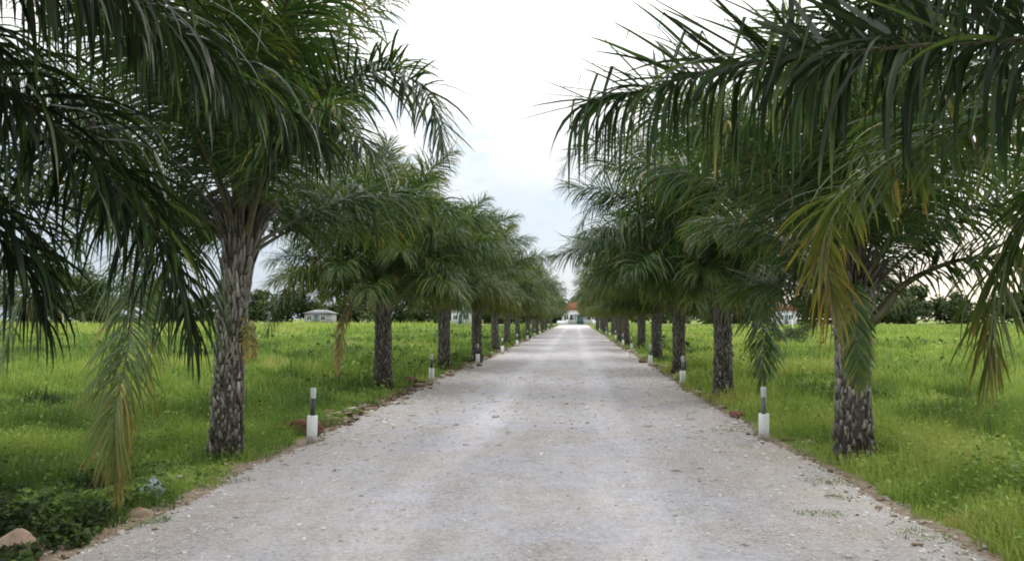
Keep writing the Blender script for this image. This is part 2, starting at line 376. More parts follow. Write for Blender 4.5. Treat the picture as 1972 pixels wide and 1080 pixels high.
# crumpled plastic bag
g = Geo(); n, k = 16, 9; r = np.random.default_rng(4)
th = np.linspace(0.03, math.pi - 0.03, k); ph = np.arange(n) / n * 2 * np.pi
V = np.stack([np.sin(th)[:, None] * np.cos(ph), np.sin(th)[:, None] * np.sin(ph), np.cos(th)[:, None] + 0 * ph], -1).reshape(-1, 3)
V = V * (1 + r.normal(0, 0.16, (len(V), 1))) * np.array([0.10, 0.08, 0.075]); V[:, 2] += 0.05 * np.exp(-(V[:, 0] / 0.04) ** 2)
g.add(V, np.concatenate([np.stack([i*n+np.arange(n), i*n+(np.arange(n)+1) % n, (i+1)*n+(np.arange(n)+1) % n, (i+1)*n+np.arange(n)], 1)[:, ::-1] for i in range(k-1)]))
tag(g.build('plastic_bag', [M_BAG], None, False, (-3.68, 6.75, 0.08)), 'crumpled pale bluish plastic bag lying in weeds on the left road edge', 'plastic bag')

# dry twigs and leaves lying on the gravel
g = Geo(); n = 150
y = 4.5 * (30 / 4.5) ** rng.random(n); x = np.where(rng.random(n) < 0.65, rng.uniform(1.0, XR, n), rng.uniform(XL, 1.0, n))
L = rng.gamma(2, 0.015, n) * np.clip(y / 7, 0.8, 2.5); a = rng.normal(0, 0.7, n)
d = np.stack([np.cos(a), np.sin(a), 0 * a], 1); s = np.stack([-np.sin(a), np.cos(a), 0 * a], 1)
P = np.stack([x, y, road_z(x, y) + 0.006], 1); w = L * rng.uniform(0.08, 0.35, n)
V = np.stack([P - d * L[:, None], P + s * w[:, None] + [0, 0, 0.01], P + d * L[:, None], P - s * w[:, None] + [0, 0, 0.004]], 1)
g.add(V, np.arange(4 * n).reshape(n, 4)); tag(g.build('leaf_litter', [M_DRY]), kind='stuff')

# ------------------------------------------------------------------ grass
def blades(g, x, y, h, w, tint, K=2, lean=0.45, z=None):
    n = len(x); z = ground_z(x, y) - 0.02 if z is None else z
    a = rng.uniform(0, 6.28, n); d = np.stack([np.cos(a), np.sin(a), 0 * a], 1)
    b = a + 1.57 + rng.normal(0, 0.5, n); s = np.stack([np.cos(b), np.sin(b), 0 * b], 1)
    ln = np.abs(rng.normal(0, lean, n)); P0 = np.stack([x, y, z], 1); V = []
    for i in range(K + 1):
        f = i / K
        c = P0 + d * (h * ln * f ** 1.8)[:, None] + np.array([0, 0, 1.0]) * (h * (f - 0.25 * np.minimum(ln, 1.2) * f * f))[:, None]
        ww = w * (1 - 0.92 * f ** 1.6) * 0.5
        V += [c - s * ww[:, None], c + s * ww[:, None]]
    V = np.stack(V, 1); m = 2 * (K + 1); i = np.arange(n)[:, None] * m
    Q = np.concatenate([np.stack([i[:, 0] + 2*k, i[:, 0] + 2*k + 1, i[:, 0] + 2*k + 3, i[:, 0] + 2*k + 2], 1) for k in range(K)])
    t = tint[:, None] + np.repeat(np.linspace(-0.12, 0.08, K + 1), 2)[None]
    g.add(V, Q, 0, np.clip(t, 0, 1))
def leaves(g, P, size, tint, up=0.5, m=0):
    n = len(P); a = rng.normal(0, 1, (n, 3)); a /= np.linalg.norm(a, axis=1, keepdims=True)
    nn = rng.normal(0, 1, (n, 3)); nn[:, 2] = np.abs(nn[:, 2]) + up * 2; nn /= np.linalg.norm(nn, axis=1, keepdims=True)
    d = np.cross(nn, a); d /= np.linalg.norm(d, axis=1, keepdims=True) + 1e-9; s = np.cross(nn, d)
    L = size[:, None]; w = L * rng.uniform(0.22, 0.42, n)[:, None]
    V = np.stack([P - d * L * 0.5, P + s * w - d * L * 0.05, P + d * L * 0.5 - nn * L * 0.12, P - s * w - d * L * 0.05], 1)
    g.add(V, np.arange(4 * n).reshape(n, 4), m, np.repeat(tint, 4))
def cover(x, y):
    """height factor and tint of the growth at a spot"""
    hf = 0.25 + 1.4 * np.clip(fbm(x, y, 1.4, 6) * 2.6 - 0.8, 0, 1) + 0.7 * np.clip(fbm(x, y, 0.55, 16) * 3 - 1.2, 0, 1)
    big = fbm(x, y, 5.5, 9)
    tint = 0.10 + 0.235 + 0.75 * (fbm(x, y, 1.1, 21) - 0.5) + 0.45 * (fbm(x, y, 0.4, 41) - 0.5) + 0.55 * (big - 0.42) + np.where(x > 0, 0.19 + 0.16 * np.exp(-np.clip(x - XR, 0, 9) / 0.5), 0.05)
    tint = tint + 0.30 * np.clip((fbm(x, y, 3.2, 91) - 0.56) * 6, 0, 1) * np.clip((np.abs(x + 0.5) - 3.6), 0, 1)
    # darker herbs along the ditch close to the camera
    dark_cover = np.exp(-((y - 4.7) / 2.0) ** 2) * np.where(x < 0, 1, 0) + np.where(x > 0, np.clip((x - 3.2) / 0.5, 0, 1) * np.exp(-((y - 6.3) / 2.0) ** 2) * 0.55, 0)
    near = np.clip(dark_cover, 0, 1)
    furrow_shade = np.clip((fbm(x + 0.8 * y, y * 1.6, 2.3, 63) - 0.52) * 6, 0, 1) * np.clip((np.abs(x) - 3.8) / 0.8, 0, 1) * np.where(x > 0, 1, 0.6)  # dark furrow patches: shade of uneven ground painted into the growth tint
    dark_cover = np.clip(dark_cover + 0.8 * furrow_shade * np.clip(1.3 - np.abs(y) / 60, 0.3, 1), 0, 1)
    return hf * (1 + 0.1 * near), tint - 0.28 * dark_cover - 0.20 * near - 0.07 * np.clip((y - 9) / 10, 0, 1), near
def scatter(n, y0, y1, pw, uo=0.12):
    y = y0 * (y1 / y0) ** (rng.random(n) ** pw)
    left = rng.random(n) < 0.56
    xa = np.where(left, -(1.0 * y + 2.5), XR - 0.1); xb = np.where(left, XL + 0.1, 0.78 * y + 2.5)
    x = xa + (xb - xa) * rng.random(n)
    u = edge_dist(x, y)
    k = (u > uo - 0.06 + 0.35 * (fbm(x, y, 0.45, 31) - 0.45)) & (rng.random(n) < np.clip(0.45 + u * 1.8, 0, 1))
    return x[k], y[k], u[k]
g = Geo()
x, y, u = scatter(285000, 3.6, 13.5, 0.8)
hf, ti, dark_cover = cover(x, y); k = rng.random(len(x)) > dark_cover * 0.6; x, y, u, hf, ti = x[k], y[k], u[k], hf[k], ti[k]
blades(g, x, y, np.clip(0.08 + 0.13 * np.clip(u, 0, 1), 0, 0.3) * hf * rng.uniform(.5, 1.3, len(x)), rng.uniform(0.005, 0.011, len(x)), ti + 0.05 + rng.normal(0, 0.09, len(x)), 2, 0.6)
x, y, u = scatter(235000, 12.5, 44, 0.9)
hf, ti, dark_cover = cover(x, y)
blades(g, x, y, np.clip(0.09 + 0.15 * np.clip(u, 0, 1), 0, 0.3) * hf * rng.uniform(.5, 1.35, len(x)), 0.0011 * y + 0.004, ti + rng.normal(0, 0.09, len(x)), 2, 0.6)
x, y, u = scatter(150000, 40, 170, 1.0)
hf, ti, dark_cover = cover(x, y)
dry = np.clip((y - 62) / 10, 0, 1) * np.clip((-20 - x) / 8, 0, 1) * fbm(x, y, 12, 77)
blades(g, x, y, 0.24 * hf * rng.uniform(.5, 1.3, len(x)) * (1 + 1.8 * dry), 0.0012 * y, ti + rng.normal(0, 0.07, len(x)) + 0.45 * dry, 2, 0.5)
tag(g.build('grass', [M_GRASS]), kind='stuff')
g = Geo()   # leafy creeping weeds
x, y, u = scatter(235000, 3.4, 16, 0.75, 0.2)
hf, ti, dark_cover = cover(x, y); pr = np.clip(0.22 + 1.0 * dark_cover + 0.5 * (fbm(x, y, 1.1, 55) - 0.5), 0.08, 1); k = rng.random(len(x)) < pr
x, y, u, hf, ti, dark_cover = x[k], y[k], u[k], hf[k], ti[k], dark_cover[k]
hh = (0.05 + 0.16 * np.clip(u, 0, 1) + 0.04 * dark_cover) * hf * rng.random(len(x)) ** 0.6
leaves(g, np.stack([x, y, ground_z(x, y) + hh], 1), rng.uniform(0.018, 0.05, len(x)) * (1 + 0.03 * y) * (1 + 0.4 * dark_cover), np.clip(ti - 0.06 + rng.normal(0, 0.1, len(x)), 0, 1), 0.4)
x, y, u = scatter(40000, 15, 60, 1.0, 0.3)
hf, ti, dark_cover = cover(x, y); k = fbm(x, y, 2.4, 55) > 0.6; x, y, u, hf, ti = x[k], y[k], u[k], hf[k], ti[k]
leaves(g, np.stack([x, y, ground_z(x, y) + 0.28 * hf * rng.random(len(x))], 1), 0.008 * y * rng.uniform(.5, 1, len(x)), np.clip(ti - 0.14 + rng.normal(0, 0.1, len(x)), 0, 1), 0.4)
tag(g.build('weeds', [M_GRASS]), kind='stuff')
g = Geo()   # sparse tufts rooted in the gravel
for (cx, cy, rr, nn) in [(1.95, 6.7, .13, 130), (2.45, 8.0, .2, 140), (-3.4, 6.05, .17, 300), (2.6, 6.1, .2, 160), (2.3, 7.3, .08, 60), (-3.3, 7.6, .12, 90), (2.2, 11.5, .2, 120), (-3.2, 14.5, .2, 120), (1.6, 22, .4, 90)]:
    a = rng.uniform(0, 6.28, nn); q = rr * np.sqrt(rng.random(nn)); x = cx + 1.5 * q * np.cos(a); y = cy + q * np.sin(a)
    blades(g, x, y, rng.uniform(.01, .05, nn) * (1 + cy * 0.02), rng.uniform(0.004, 0.009, nn), np.clip(rng.normal(0.35, 0.13, nn), 0, 1), 2, 1.6, road_z(x, y) - 0.005)
tag(g.build('grass_tufts', [M_GRASS]), kind='stuff')

# ------------------------------------------------------------------ palms
def catmull(C, m):
    C = np.asarray(C, float); P = np.vstack([2 * C[0] - C[1], C, 2 * C[-1] - C[-2]])
    out = []; k = len(C) - 1
    for u in np.linspace(0, k, m):
        i = min(int(u), k - 1); f = u - i; a, b, c, d = P[i:i + 4]
        out.append(0.5 * ((2*b) + (-a + c) * f + (2*a - 5*b + 4*c - d) * f * f + (-a + 3*b - 3*c + d) * f ** 3))
    return np.array(out)
def frond(ctrl, n=95, Lmax=0.75, s0=0.2, tint=(0.25, 0.3), seed=0, droop=(0.1, 0.8), width=0.038, K=4, pet=0.05, tipL=0.45, spread=1.0, side0=None, aa=(68, 30), broken=0.1, stiff=None, rag=1.0):
    """one pinnate frond along a curve; returns (leaflets, midrib)"""
    r = np.random.default_rng(seed)
    C = catmull(ctrl, 60)
    seg = np.linalg.norm(np.diff(C, axis=0), axis=1); s = np.concatenate([[0], np.cumsum(seg)]); s /= s[-1]
    T = np.gradient(C, axis=0); T /= np.linalg.norm(T, axis=1, keepdims=True)
    S = np.zeros_like(T)
    h = C[-1] - C[0]; h[2] = 0
    ref = np.cross(h, [0, 0, 1.0]) if side0 is None else np.array(side0, float)
    ref = ref / (np.linalg.norm(ref) + 1e-9); prev = ref
    for i in range(60):
        v = prev - T[i] * (prev @ T[i]); v /= np.linalg.norm(v) + 1e-9; S[i] = v; prev = v
    N = np.cross(S, T)
    itp = lambda A, u: np.stack([np.interp(u, s, A[:, k]) for k in range(3)], 1)
    gl, gr = Geo(), Geo()
    for side in (-1, 1):
        u = np.sort(np.clip(np.linspace(s0, 0.995, n) + r.normal(0, 0.5 / n, n), s0, 0.998))
        f = (u - s0) / (1 - s0)
        L = Lmax * np.interp(f, [0, 0.08, 0.3, 0.6, 0.85, 1], [0.25, 0.6, 0.95, 1.0, 0.8, tipL]) * r.uniform(0.97 - 0.15 * rag, 1.12, n)
        al = np.radians(np.interp(f, [0, 0.8, 1], [aa[0], (aa[0] + aa[1]) / 2 + 4, aa[1] - 8]) + r.normal(0, 6 * rag, n))
        be = np.radians(r.choice([-32, 4, 38], n) * spread + r.normal(0, 9 * rag, n))
        P = itp(C, u); t_ = itp(T, u); s_ = itp(S, u) * side; n_ = itp(N, u)
        d = t_ * np.cos(al)[:, None] + (s_ * np.cos(be)[:, None] + n_ * np.sin(be)[:, None]) * np.sin(al)[:, None]
        k1 = r.uniform(droop[0], droop[1], n) * np.where(be > 0.3, 0.7, 1.0)
        if stiff: k1 = np.where(be > 0.3, stiff[0], np.where(be > -0.2, k1, stiff[1])) * r.uniform(0.35, 1.6, n)
        br = r.random(n) < broken; bk = r.integers(1, K, n)
        wref = n_ + r.normal(0, 0.25 * rag, (n, 3)); V = []; pos = P.copy(); wprof = np.interp(np.linspace(0, 1, K + 1), [0, 0.25, 0.5, 0.8, 1], [0.55, 1, 0.95, 0.6, 0.06])
        W = width * r.uniform(0.75, 1.15, n) * np.clip(L / Lmax, 0.5, 1)
        for i in range(K + 1):
            w = np.cross(d, wref); w /= np.linalg.norm(w, axis=1, keepdims=True) + 1e-9
            V += [pos - w * (W * wprof[i] * 0.5)[:, None], pos + w * (W * wprof[i] * 0.5)[:, None]]
            pos = pos + d * (L / K)[:, None]
            kk = k1 * (4.0 / K) * (0.5 + 0.5 * i / K * 2) + np.where(br & (i == bk), 3.0, 0)
            d = d + np.array([0, 0, -1.0]) * kk[:, None] + r.normal(0, 0.02, (n, 3)); d /= np.linalg.norm(d, axis=1, keepdims=True)
        V = np.stack(V, 1); m = 2 * (K + 1); i0 = np.arange(n) * m
        Q = np.concatenate([np.stack([i0 + 2*k, i0 + 2*k + 1, i0 + 2*k + 3, i0 + 2*k + 2], 1) for k in range(K)])
        tn = np.interp(f, [0, 0.55, 1], [tint[0], tint[0] * 0.6 + tint[1] * 0.4, tint[1]]) + r.normal(0, 0.06, n) + (r.random(n) < 0.05) * 0.3
        tt = tn[:, None] + np.repeat(np.linspace(-0.03, 0.06 + 0.25 * max(0, tint[1] - 0.4), K + 1), 2)[None]
        tt[:, -2:] += ((r.random(n) < 0.4) * 0.45)[:, None]; tt[:, -4:-2] += ((r.random(n) < 0.2) * 0.3)[:, None]
        gl.add(V, Q, 0, np.clip(tt, 0, 1))
    rad = np.interp(s, [0, 0.08, 0.2, 0.6, 1], [pet, pet * 0.75, pet * 0.5, pet * 0.25, 0.004])
    tube(gr, C - N * rad[:, None] * 0.3, rad, 6, 0, 0.4, flat=0.55)
    return gl, gr
def std_path(e0, bend, L, r0=0.12, curl=0.0):
    m = 26; e = R(e0) - R(bend) * np.linspace(0, 1, m) ** 1.5; a = curl * np.linspace(0, 1, m) ** 2
    st = L / (m - 1); d = np.stack([np.cos(e) * np.cos(a), np.cos(e) * np.sin(a), np.sin(e)], 1) * st
    return np.vstack([[r0, 0, 0], np.cumsum(d[:-1], axis=0) + [r0, 0, 0]])[::3]
# (elevation, bend, length, tint base, tint tip)
CLS = [(85, 32, 3.1, .42, .48), (76, 46, 3.45, .38, .44), (66, 58, 3.55, .33, .38), (56, 64, 3.5, .30, .36), (43, 64, 3.2, .27, .34), (34, 60, 3.1, .26, .36), (26, 52, 2.9, .28, .38), (19, 42, 2.5, .33, .50)]
LIB = []
for ci, (e0, bd, L, t0, t1) in enumerate(CLS):
    row = []
    for v in range(2):
        gl, gr = frond(std_path(e0 + v * 4, bd + v * 6, L * (1 - .05 * v), curl=(-.22, .25)[v]), 175, 0.74, 0.15, (t0, t1), 100 + ci * 10 + v, droop=(0.10, 0.6 + 0.06 * ci), width=0.030, side0=(0, -1, 0))
        both = Geo(); both.merge(gl); v_, q_, m_, t_ = gr.arrays(); both.add(v_, q_, 1, t_)
        row.append((gl.mesh('frond', [M_LEAF]), gr.mesh('midrib', [M_RACH]), both.mesh('frond', [M_LEAF, M_RACH]), both))
    LIB.append(row)
def far_frond(e0, bd, L, t0, t1, seed):
    gl, gr = frond(std_path(e0, bd, L), 76, 0.76, 0.13, (t0, t1), seed, droop=(0.1, 0.9), width=0.055, K=3, side0=(0, -1, 0))
    b = Geo(); b.merge(gl); v_, q_, m_, t_ = gr.arrays(); b.add(v_, q_, 1, t_); return b
def trunk_geo(h, seed, r0=0.21, bendx=0.0, bendy=0.0, rows=1.0):
    r = np.random.default_rng(seed); g = Geo()
    def axis(z):
        f = np.clip(z / h, 0, 1.2); return np.stack([bendx * (f ** 2), bendy * (f ** 2), z], -1)
    zz = np.linspace(-0.25, h, 30); n = 20; a = np.arange(n) / n * 2 * np.pi
    rad = np.interp(zz, [-.25, 0, 0.12, 0.35, h * 0.55, h - 0.5, h - 0.1, h], [r0 * 1.45, r0 * 1.32, r0 * 1.15, r0, r0 * 0.90, r0 * 0.95, r0 * 1.0, r0 * 0.5])
    Rr = rad[:, None] * (0.90 + r.normal(0, 0.045, (30, n)))
    A = axis(zz); V = np.stack([A[:, None, 0] + Rr * np.cos(a), A[:, None, 1] + Rr * np.sin(a), A[:, None, 2] + 0 * Rr], -1)
    Q = np.concatenate([np.stack([i*n + np.arange(n), i*n + (np.arange(n)+1) % n, (i+1)*n + (np.arange(n)+1) % n, (i+1)*n + np.arange(n)], 1) for i in range(29)])
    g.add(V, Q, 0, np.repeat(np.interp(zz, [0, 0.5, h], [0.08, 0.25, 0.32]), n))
    N = int(h * 270 * rows)   # old leaf bases in spirals
    k = np.arange(N); z = 0.04 + (h - 0.02) * k / N + r.normal(0, 0.012, N); az = k * 2.39996 + r.normal(0, 0.12, N)
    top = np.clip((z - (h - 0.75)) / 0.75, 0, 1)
    Ls = r.uniform(0.04, 0.15, N) * np.interp(z / h, [0, .35, 0.6, 1], [0.75, 0.9, 1.3, 1.5]) + 0.24 * top; w = r.uniform(0.02, 0.058, N) * (1 + 0.3 * top); th = r.uniform(0.008, 0.022, N)
    tilt = np.radians(r.uniform(1, 20, N) + 36 * top ** 2)
    rr = np.interp(z, zz, rad) * 0.90
    out = np.stack([np.cos(az), np.sin(az), 0 * az], 1); sd = np.stack([-np.sin(az), np.cos(az), 0 * az], 1)
    d = out * np.sin(tilt)[:, None] + np.array([0, 0, 1.0]) * np.cos(tilt)[:, None]
    d += sd * r.normal(0, 0.16, N)[:, None]; nn = np.cross(sd, d)
    B = axis(z) + out * rr[:, None]; E = B + d * Ls[:, None]
    rows_ = []
    for P, ww, tk in ((B, w, th), (E, w * r.uniform(0.1, 0.45, N), th * 0.4)):
        for sx_, sy_ in ((-1, -1), (1, -1), (1, 1), (-1, 1)):
            rows_.append(P + sd * (sx_ * ww * 0.5)[:, None] + nn * (sy_ * tk)[:, None])
    V = np.stack(rows_, 1)
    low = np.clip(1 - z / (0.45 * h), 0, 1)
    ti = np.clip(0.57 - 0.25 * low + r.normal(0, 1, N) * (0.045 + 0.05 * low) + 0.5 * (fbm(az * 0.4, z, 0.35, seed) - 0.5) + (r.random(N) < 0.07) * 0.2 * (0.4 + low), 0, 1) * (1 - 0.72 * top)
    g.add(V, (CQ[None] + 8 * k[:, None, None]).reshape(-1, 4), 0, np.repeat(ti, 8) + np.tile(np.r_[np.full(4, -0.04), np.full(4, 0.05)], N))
    return g
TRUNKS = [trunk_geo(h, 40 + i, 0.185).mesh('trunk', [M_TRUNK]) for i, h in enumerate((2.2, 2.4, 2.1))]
TH = (2.2, 2.4, 2.1)
CROWNS = []
for v in range(3):
    g = Geo(); r = np.random.default_rng(300 + v)
    lib = [far_frond(*c, 500 + 10 * v + i) for i, c in enumerate(CLS)]
    N = 36
    for k in range(N):
        ci = min(7, int((k / N) ** 0.9 * 8)); a = k * 2.39996 + r.normal(0, 0.15)
        g.merge(lib[ci], rotz(a), (0, 0, -0.45 * k / N + 0.08), r.uniform(0.9, 1.08))
    CROWNS.append(g.mesh('crown', [M_LEAF, M_RACH]))

def palm(x, y, label, group, trunk=None, h=2.1, tseed=1, nf=34, rot=0.0, heroes=(), detail='parts', skip=(), scale=1.0, bend=(0, 0), r0=0.21, only=None, zo=0.0):
    """skip: list of (azimuth deg, half-width deg, lowest class skipped) around the palm"""
    z = gz(x, y) - 0.02
    root = empty('oil_palm', (x, y, z), label, 'palm tree', group)
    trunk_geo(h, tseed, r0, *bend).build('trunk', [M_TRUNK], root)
    r = np.random.default_rng(tseed + 77)
    for k in range(nf):
        ci = min(7, int((k / nf) ** 0.9 * 8)); a = (k * 137.508 + rot) % 360; var = int(r.integers(0, 2)); sc = r.uniform(0.9, 1.08) * scale
        bad = any(abs((a - A + 180) % 360 - 180) < hw and ci >= lo for A, hw, lo in skip)
        jit = (r.normal(0, 0.05), r.normal(0, 0.05))
        if bad: continue
        loc = (bend[0], bend[1], h - 0.50 * k / nf + 0.02)
        if detail == 'parts':
            f = link('frond', LIB[ci][var][0], root, loc, R(a)); link('midrib', LIB[ci][var][1], f)
        else: f = link('frond', LIB[ci][var][2], root, loc, R(a))
        f.scale = (sc, sc, sc); f.rotation_euler = (jit[0], jit[1], R(a))
    for i, hk in enumerate(heroes):
        kw = dict(hk); P = np.array(kw.pop('path')) - np.array([x, y, z]); lab = kw.pop('label', None)
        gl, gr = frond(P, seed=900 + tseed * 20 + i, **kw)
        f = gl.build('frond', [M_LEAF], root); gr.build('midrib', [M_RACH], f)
        if lab: f['label'] = lab
    return root
GL, GR = 'oil palms of the left row', 'oil palms of the right row'
# left row -----------------------------------------------------------
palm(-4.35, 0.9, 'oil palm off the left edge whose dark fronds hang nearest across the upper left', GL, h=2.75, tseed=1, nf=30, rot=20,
     skip=[(-20, 62, 4), (52, 40, 4)], heroes=[  # near-black tints below paint the crown's shade into the leaf colour
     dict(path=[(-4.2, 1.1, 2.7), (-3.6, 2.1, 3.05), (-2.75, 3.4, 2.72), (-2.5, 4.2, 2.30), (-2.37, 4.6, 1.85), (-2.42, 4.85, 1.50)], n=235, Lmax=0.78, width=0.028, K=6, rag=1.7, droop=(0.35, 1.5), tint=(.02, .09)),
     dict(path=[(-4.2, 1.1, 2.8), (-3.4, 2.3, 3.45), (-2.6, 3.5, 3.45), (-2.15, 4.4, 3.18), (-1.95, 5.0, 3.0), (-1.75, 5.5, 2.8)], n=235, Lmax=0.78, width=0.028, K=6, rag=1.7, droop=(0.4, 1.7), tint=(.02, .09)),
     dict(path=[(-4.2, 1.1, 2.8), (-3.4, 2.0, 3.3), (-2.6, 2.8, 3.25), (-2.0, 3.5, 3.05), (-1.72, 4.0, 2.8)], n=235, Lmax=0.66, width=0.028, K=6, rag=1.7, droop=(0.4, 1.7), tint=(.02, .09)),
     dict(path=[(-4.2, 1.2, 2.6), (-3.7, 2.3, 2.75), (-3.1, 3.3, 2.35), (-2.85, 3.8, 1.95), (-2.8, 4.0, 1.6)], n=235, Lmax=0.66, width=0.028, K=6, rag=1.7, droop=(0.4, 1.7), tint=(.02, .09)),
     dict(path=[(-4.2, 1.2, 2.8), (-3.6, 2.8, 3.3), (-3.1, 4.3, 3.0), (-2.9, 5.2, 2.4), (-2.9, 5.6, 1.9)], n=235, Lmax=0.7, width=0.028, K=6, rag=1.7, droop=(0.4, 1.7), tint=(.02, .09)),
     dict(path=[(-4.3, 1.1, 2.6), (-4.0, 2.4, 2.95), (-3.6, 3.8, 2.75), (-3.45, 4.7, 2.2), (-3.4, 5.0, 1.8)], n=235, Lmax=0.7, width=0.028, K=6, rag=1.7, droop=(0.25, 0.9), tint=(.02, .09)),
     ])
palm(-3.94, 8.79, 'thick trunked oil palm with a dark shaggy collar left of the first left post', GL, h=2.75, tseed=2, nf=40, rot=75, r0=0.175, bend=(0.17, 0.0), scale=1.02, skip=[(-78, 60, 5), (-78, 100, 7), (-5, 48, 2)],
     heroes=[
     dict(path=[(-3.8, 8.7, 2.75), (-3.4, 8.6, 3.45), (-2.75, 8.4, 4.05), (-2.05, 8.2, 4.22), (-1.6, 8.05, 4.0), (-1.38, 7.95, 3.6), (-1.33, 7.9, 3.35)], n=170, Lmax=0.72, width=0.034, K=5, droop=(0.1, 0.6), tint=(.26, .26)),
     dict(path=[(-3.8, 8.7, 2.7), (-3.35, 8.3, 3.2), (-2.8, 7.9, 3.5), (-2.3, 7.6, 3.45), (-1.9, 7.4, 3.15)], n=110, Lmax=0.8, width=0.036, K=5, droop=(0.2, 0.9), tint=(.12, .2)),  # lowered tint: crown shade painted into these leaflets
     dict(path=[(-3.8, 8.7, 2.75), (-3.3, 8.1, 4.2), (-2.7, 7.5, 4.9), (-2.1, 7.1, 5.0), (-1.6, 6.8, 4.7)], n=110, Lmax=0.8, width=0.034, K=5, droop=(0.1, 0.6), tint=(.3, .34)),
     dict(path=[(-4.1, 8.65, 2.62), (-4.25, 8.0, 2.75), (-4.05, 7.0, 2.25), (-3.68, 6.35, 1.5), (-3.62, 6.05, 0.84), (-3.56, 6.0, 0.32)], n=190, Lmax=0.55, width=0.016, K=6, droop=(0.3, 1.0), tint=(.22, .72), s0=0.3, pet=0.04, spread=0.8, aa=(58, 14),
          label='long hanging frond with dry golden tip reaching down to the weeds'),
     dict(path=[(-4.1, 8.7, 2.6), (-4.6, 8.1, 2.75), (-5.1, 7.5, 2.3), (-5.3, 7.2, 1.7), (-5.35, 7.1, 1.2)], n=105, Lmax=0.62, width=0.03, K=5, droop=(0.2, 0.8), tint=(.28, .5)),
     ])
palm(-4.23, 17.34, 'pale mottled trunked oil palm of the left row by the reddish rock on the rubble', GL, h=2.5, tseed=3, nf=38, rot=10, r0=0.20, scale=1.0,
     heroes=[dict(path=[(-4.3, 17.1, 1.95), (-4.65, 16.6, 2.0), (-4.85, 16.3, 1.4), (-4.9, 16.2, 0.5)], n=80, Lmax=0.35, width=0.03, K=4, droop=(0.2, 0.6), tint=(.7, .95), spread=0.4, aa=(45, 15), label='dead tan frond hanging to the ground'),
     dict(path=[(-4.3, 17.2, 2.35), (-5.0, 16.95, 2.85), (-5.8, 16.7, 2.6), (-6.3, 16.5, 1.9), (-6.5, 16.4, 1.25)], n=150, Lmax=0.62, width=0.03, K=5, droop=(0.25, 1.1), tint=(.2, .3)),
     dict(path=[(-4.2, 17.2, 2.3), (-3.5, 16.6, 2.9), (-2.8, 16.1, 2.75), (-2.35, 15.8, 2.2), (-2.2, 15.7, 1.7)], n=150, Lmax=0.62, width=0.03, K=5, droop=(0.25, 1.1), tint=(.24, .34))])
palm(-3.98, 24.02, 'oil palm of the left row whose trunk stands just behind the second left post', GL, h=2.4, tseed=4, nf=38, rot=130, r0=0.19, scale=1.0)
palm(-3.55, 28.6, 'oil palm of the left row whose trunk stands right behind the third left post', GL, h=2.45, tseed=5, nf=36, rot=220, r0=0.19, scale=1.0, detail='merged')
palm(-3.86, 38.2, 'narrow dark trunked oil palm of the left row, right of the third left post', GL, h=2.3, tseed=6, nf=36, rot=300, scale=1.0, r0=0.19, detail='merged')
# right row ----------------------------------------------------------
palm(3.15, 2.0, 'oil palm off the right edge whose big frond sweeps across the upper right', GR, h=2.45, tseed=11, nf=30, rot=140,
     skip=[(180, 66, 4), (120, 48, 4), (85, 30, 5)], heroes=[
     dict(path=[(3.0, 2.1, 2.3), (2.3, 2.45, 2.47), (1.53, 2.8, 2.55), (1.17, 3.1, 2.63), (0.77, 3.45, 2.69), (0.47, 3.7, 2.70), (0.07, 4.0, 2.68)], n=270, Lmax=0.60, width=0.0225, K=8, droop=(0.2, 1.6), tint=(.11, .18), s0=0.2, tipL=0.8, spread=1.35, broken=0.35, stiff=(0.05, 2.2), aa=(60, 30), rag=2.0,
          label='large dark frond across the top with leaflets hanging straight down'),
     dict(path=[(3.05, 2.1, 2.3), (2.4, 2.6, 2.75), (1.74, 3.2, 2.44), (1.57, 3.6, 2.40), (1.44, 3.9, 2.31), (1.35, 4.2, 2.20), (1.33, 4.35, 1.97), (1.40, 4.43, 1.66)], n=190, Lmax=0.48, width=0.026, K=6, droop=(0.15, 0.7), tint=(.14, .72), spread=0.8, s0=0.2, aa=(62, 32), side0=(-0.9, -0.4, 0), tipL=0.6,
          label='frond drooping at its end with orange and gold leaflets'),
     dict(path=[(3.1, 2.2, 2.25), (2.75, 2.8, 2.5), (2.2, 3.4, 2.32), (2.0, 3.75, 2.03), (1.99, 3.95, 1.75), (2.0, 4.03, 1.42)], n=170, Lmax=0.54, width=0.030, K=5, droop=(0.1, 0.5), tint=(.16, .72), spread=0.7, s0=0.2, aa=(60, 24), side0=(-1, 0.1, 0), tipL=0.6,
          label='frond hanging down at the right edge with golden tip'),
     dict(path=[(3.1, 2.1, 2.4), (2.6, 2.8, 3.0), (1.9, 3.5, 3.2), (1.4, 4.1, 3.15), (1.0, 4.6, 2.95)], n=115, Lmax=0.55, width=0.03, K=6, droop=(0.1, 0.7), tint=(.2, .26)),
     dict(path=[(3.0, 2.2, 2.45), (2.5, 2.9, 3.0), (1.95, 3.5, 3.12), (1.4, 4.0, 3.05), (0.95, 4.3, 2.9)], n=200, Lmax=0.6, width=0.026, K=7, droop=(0.2, 1.4), tint=(.12, .2), rag=2.0, spread=1.3, stiff=(0.08, 1.6)),
     dict(path=[(3.0, 2.2, 2.4), (2.55, 3.2, 2.85), (2.1, 4.2, 2.9), (1.8, 5.0, 2.65)], n=170, Lmax=0.6, width=0.028, K=6, droop=(0.2, 1.1), tint=(.2, .28), rag=1.6),
     dict(path=[(3.1, 2.1, 2.4), (2.9, 3.0, 2.7), (2.7, 4.0, 2.6), (2.6, 4.8, 2.3)], n=110, Lmax=0.6, width=0.03, K=6, droop=(0.1, 0.8), tint=(.2, .3)),
     ])
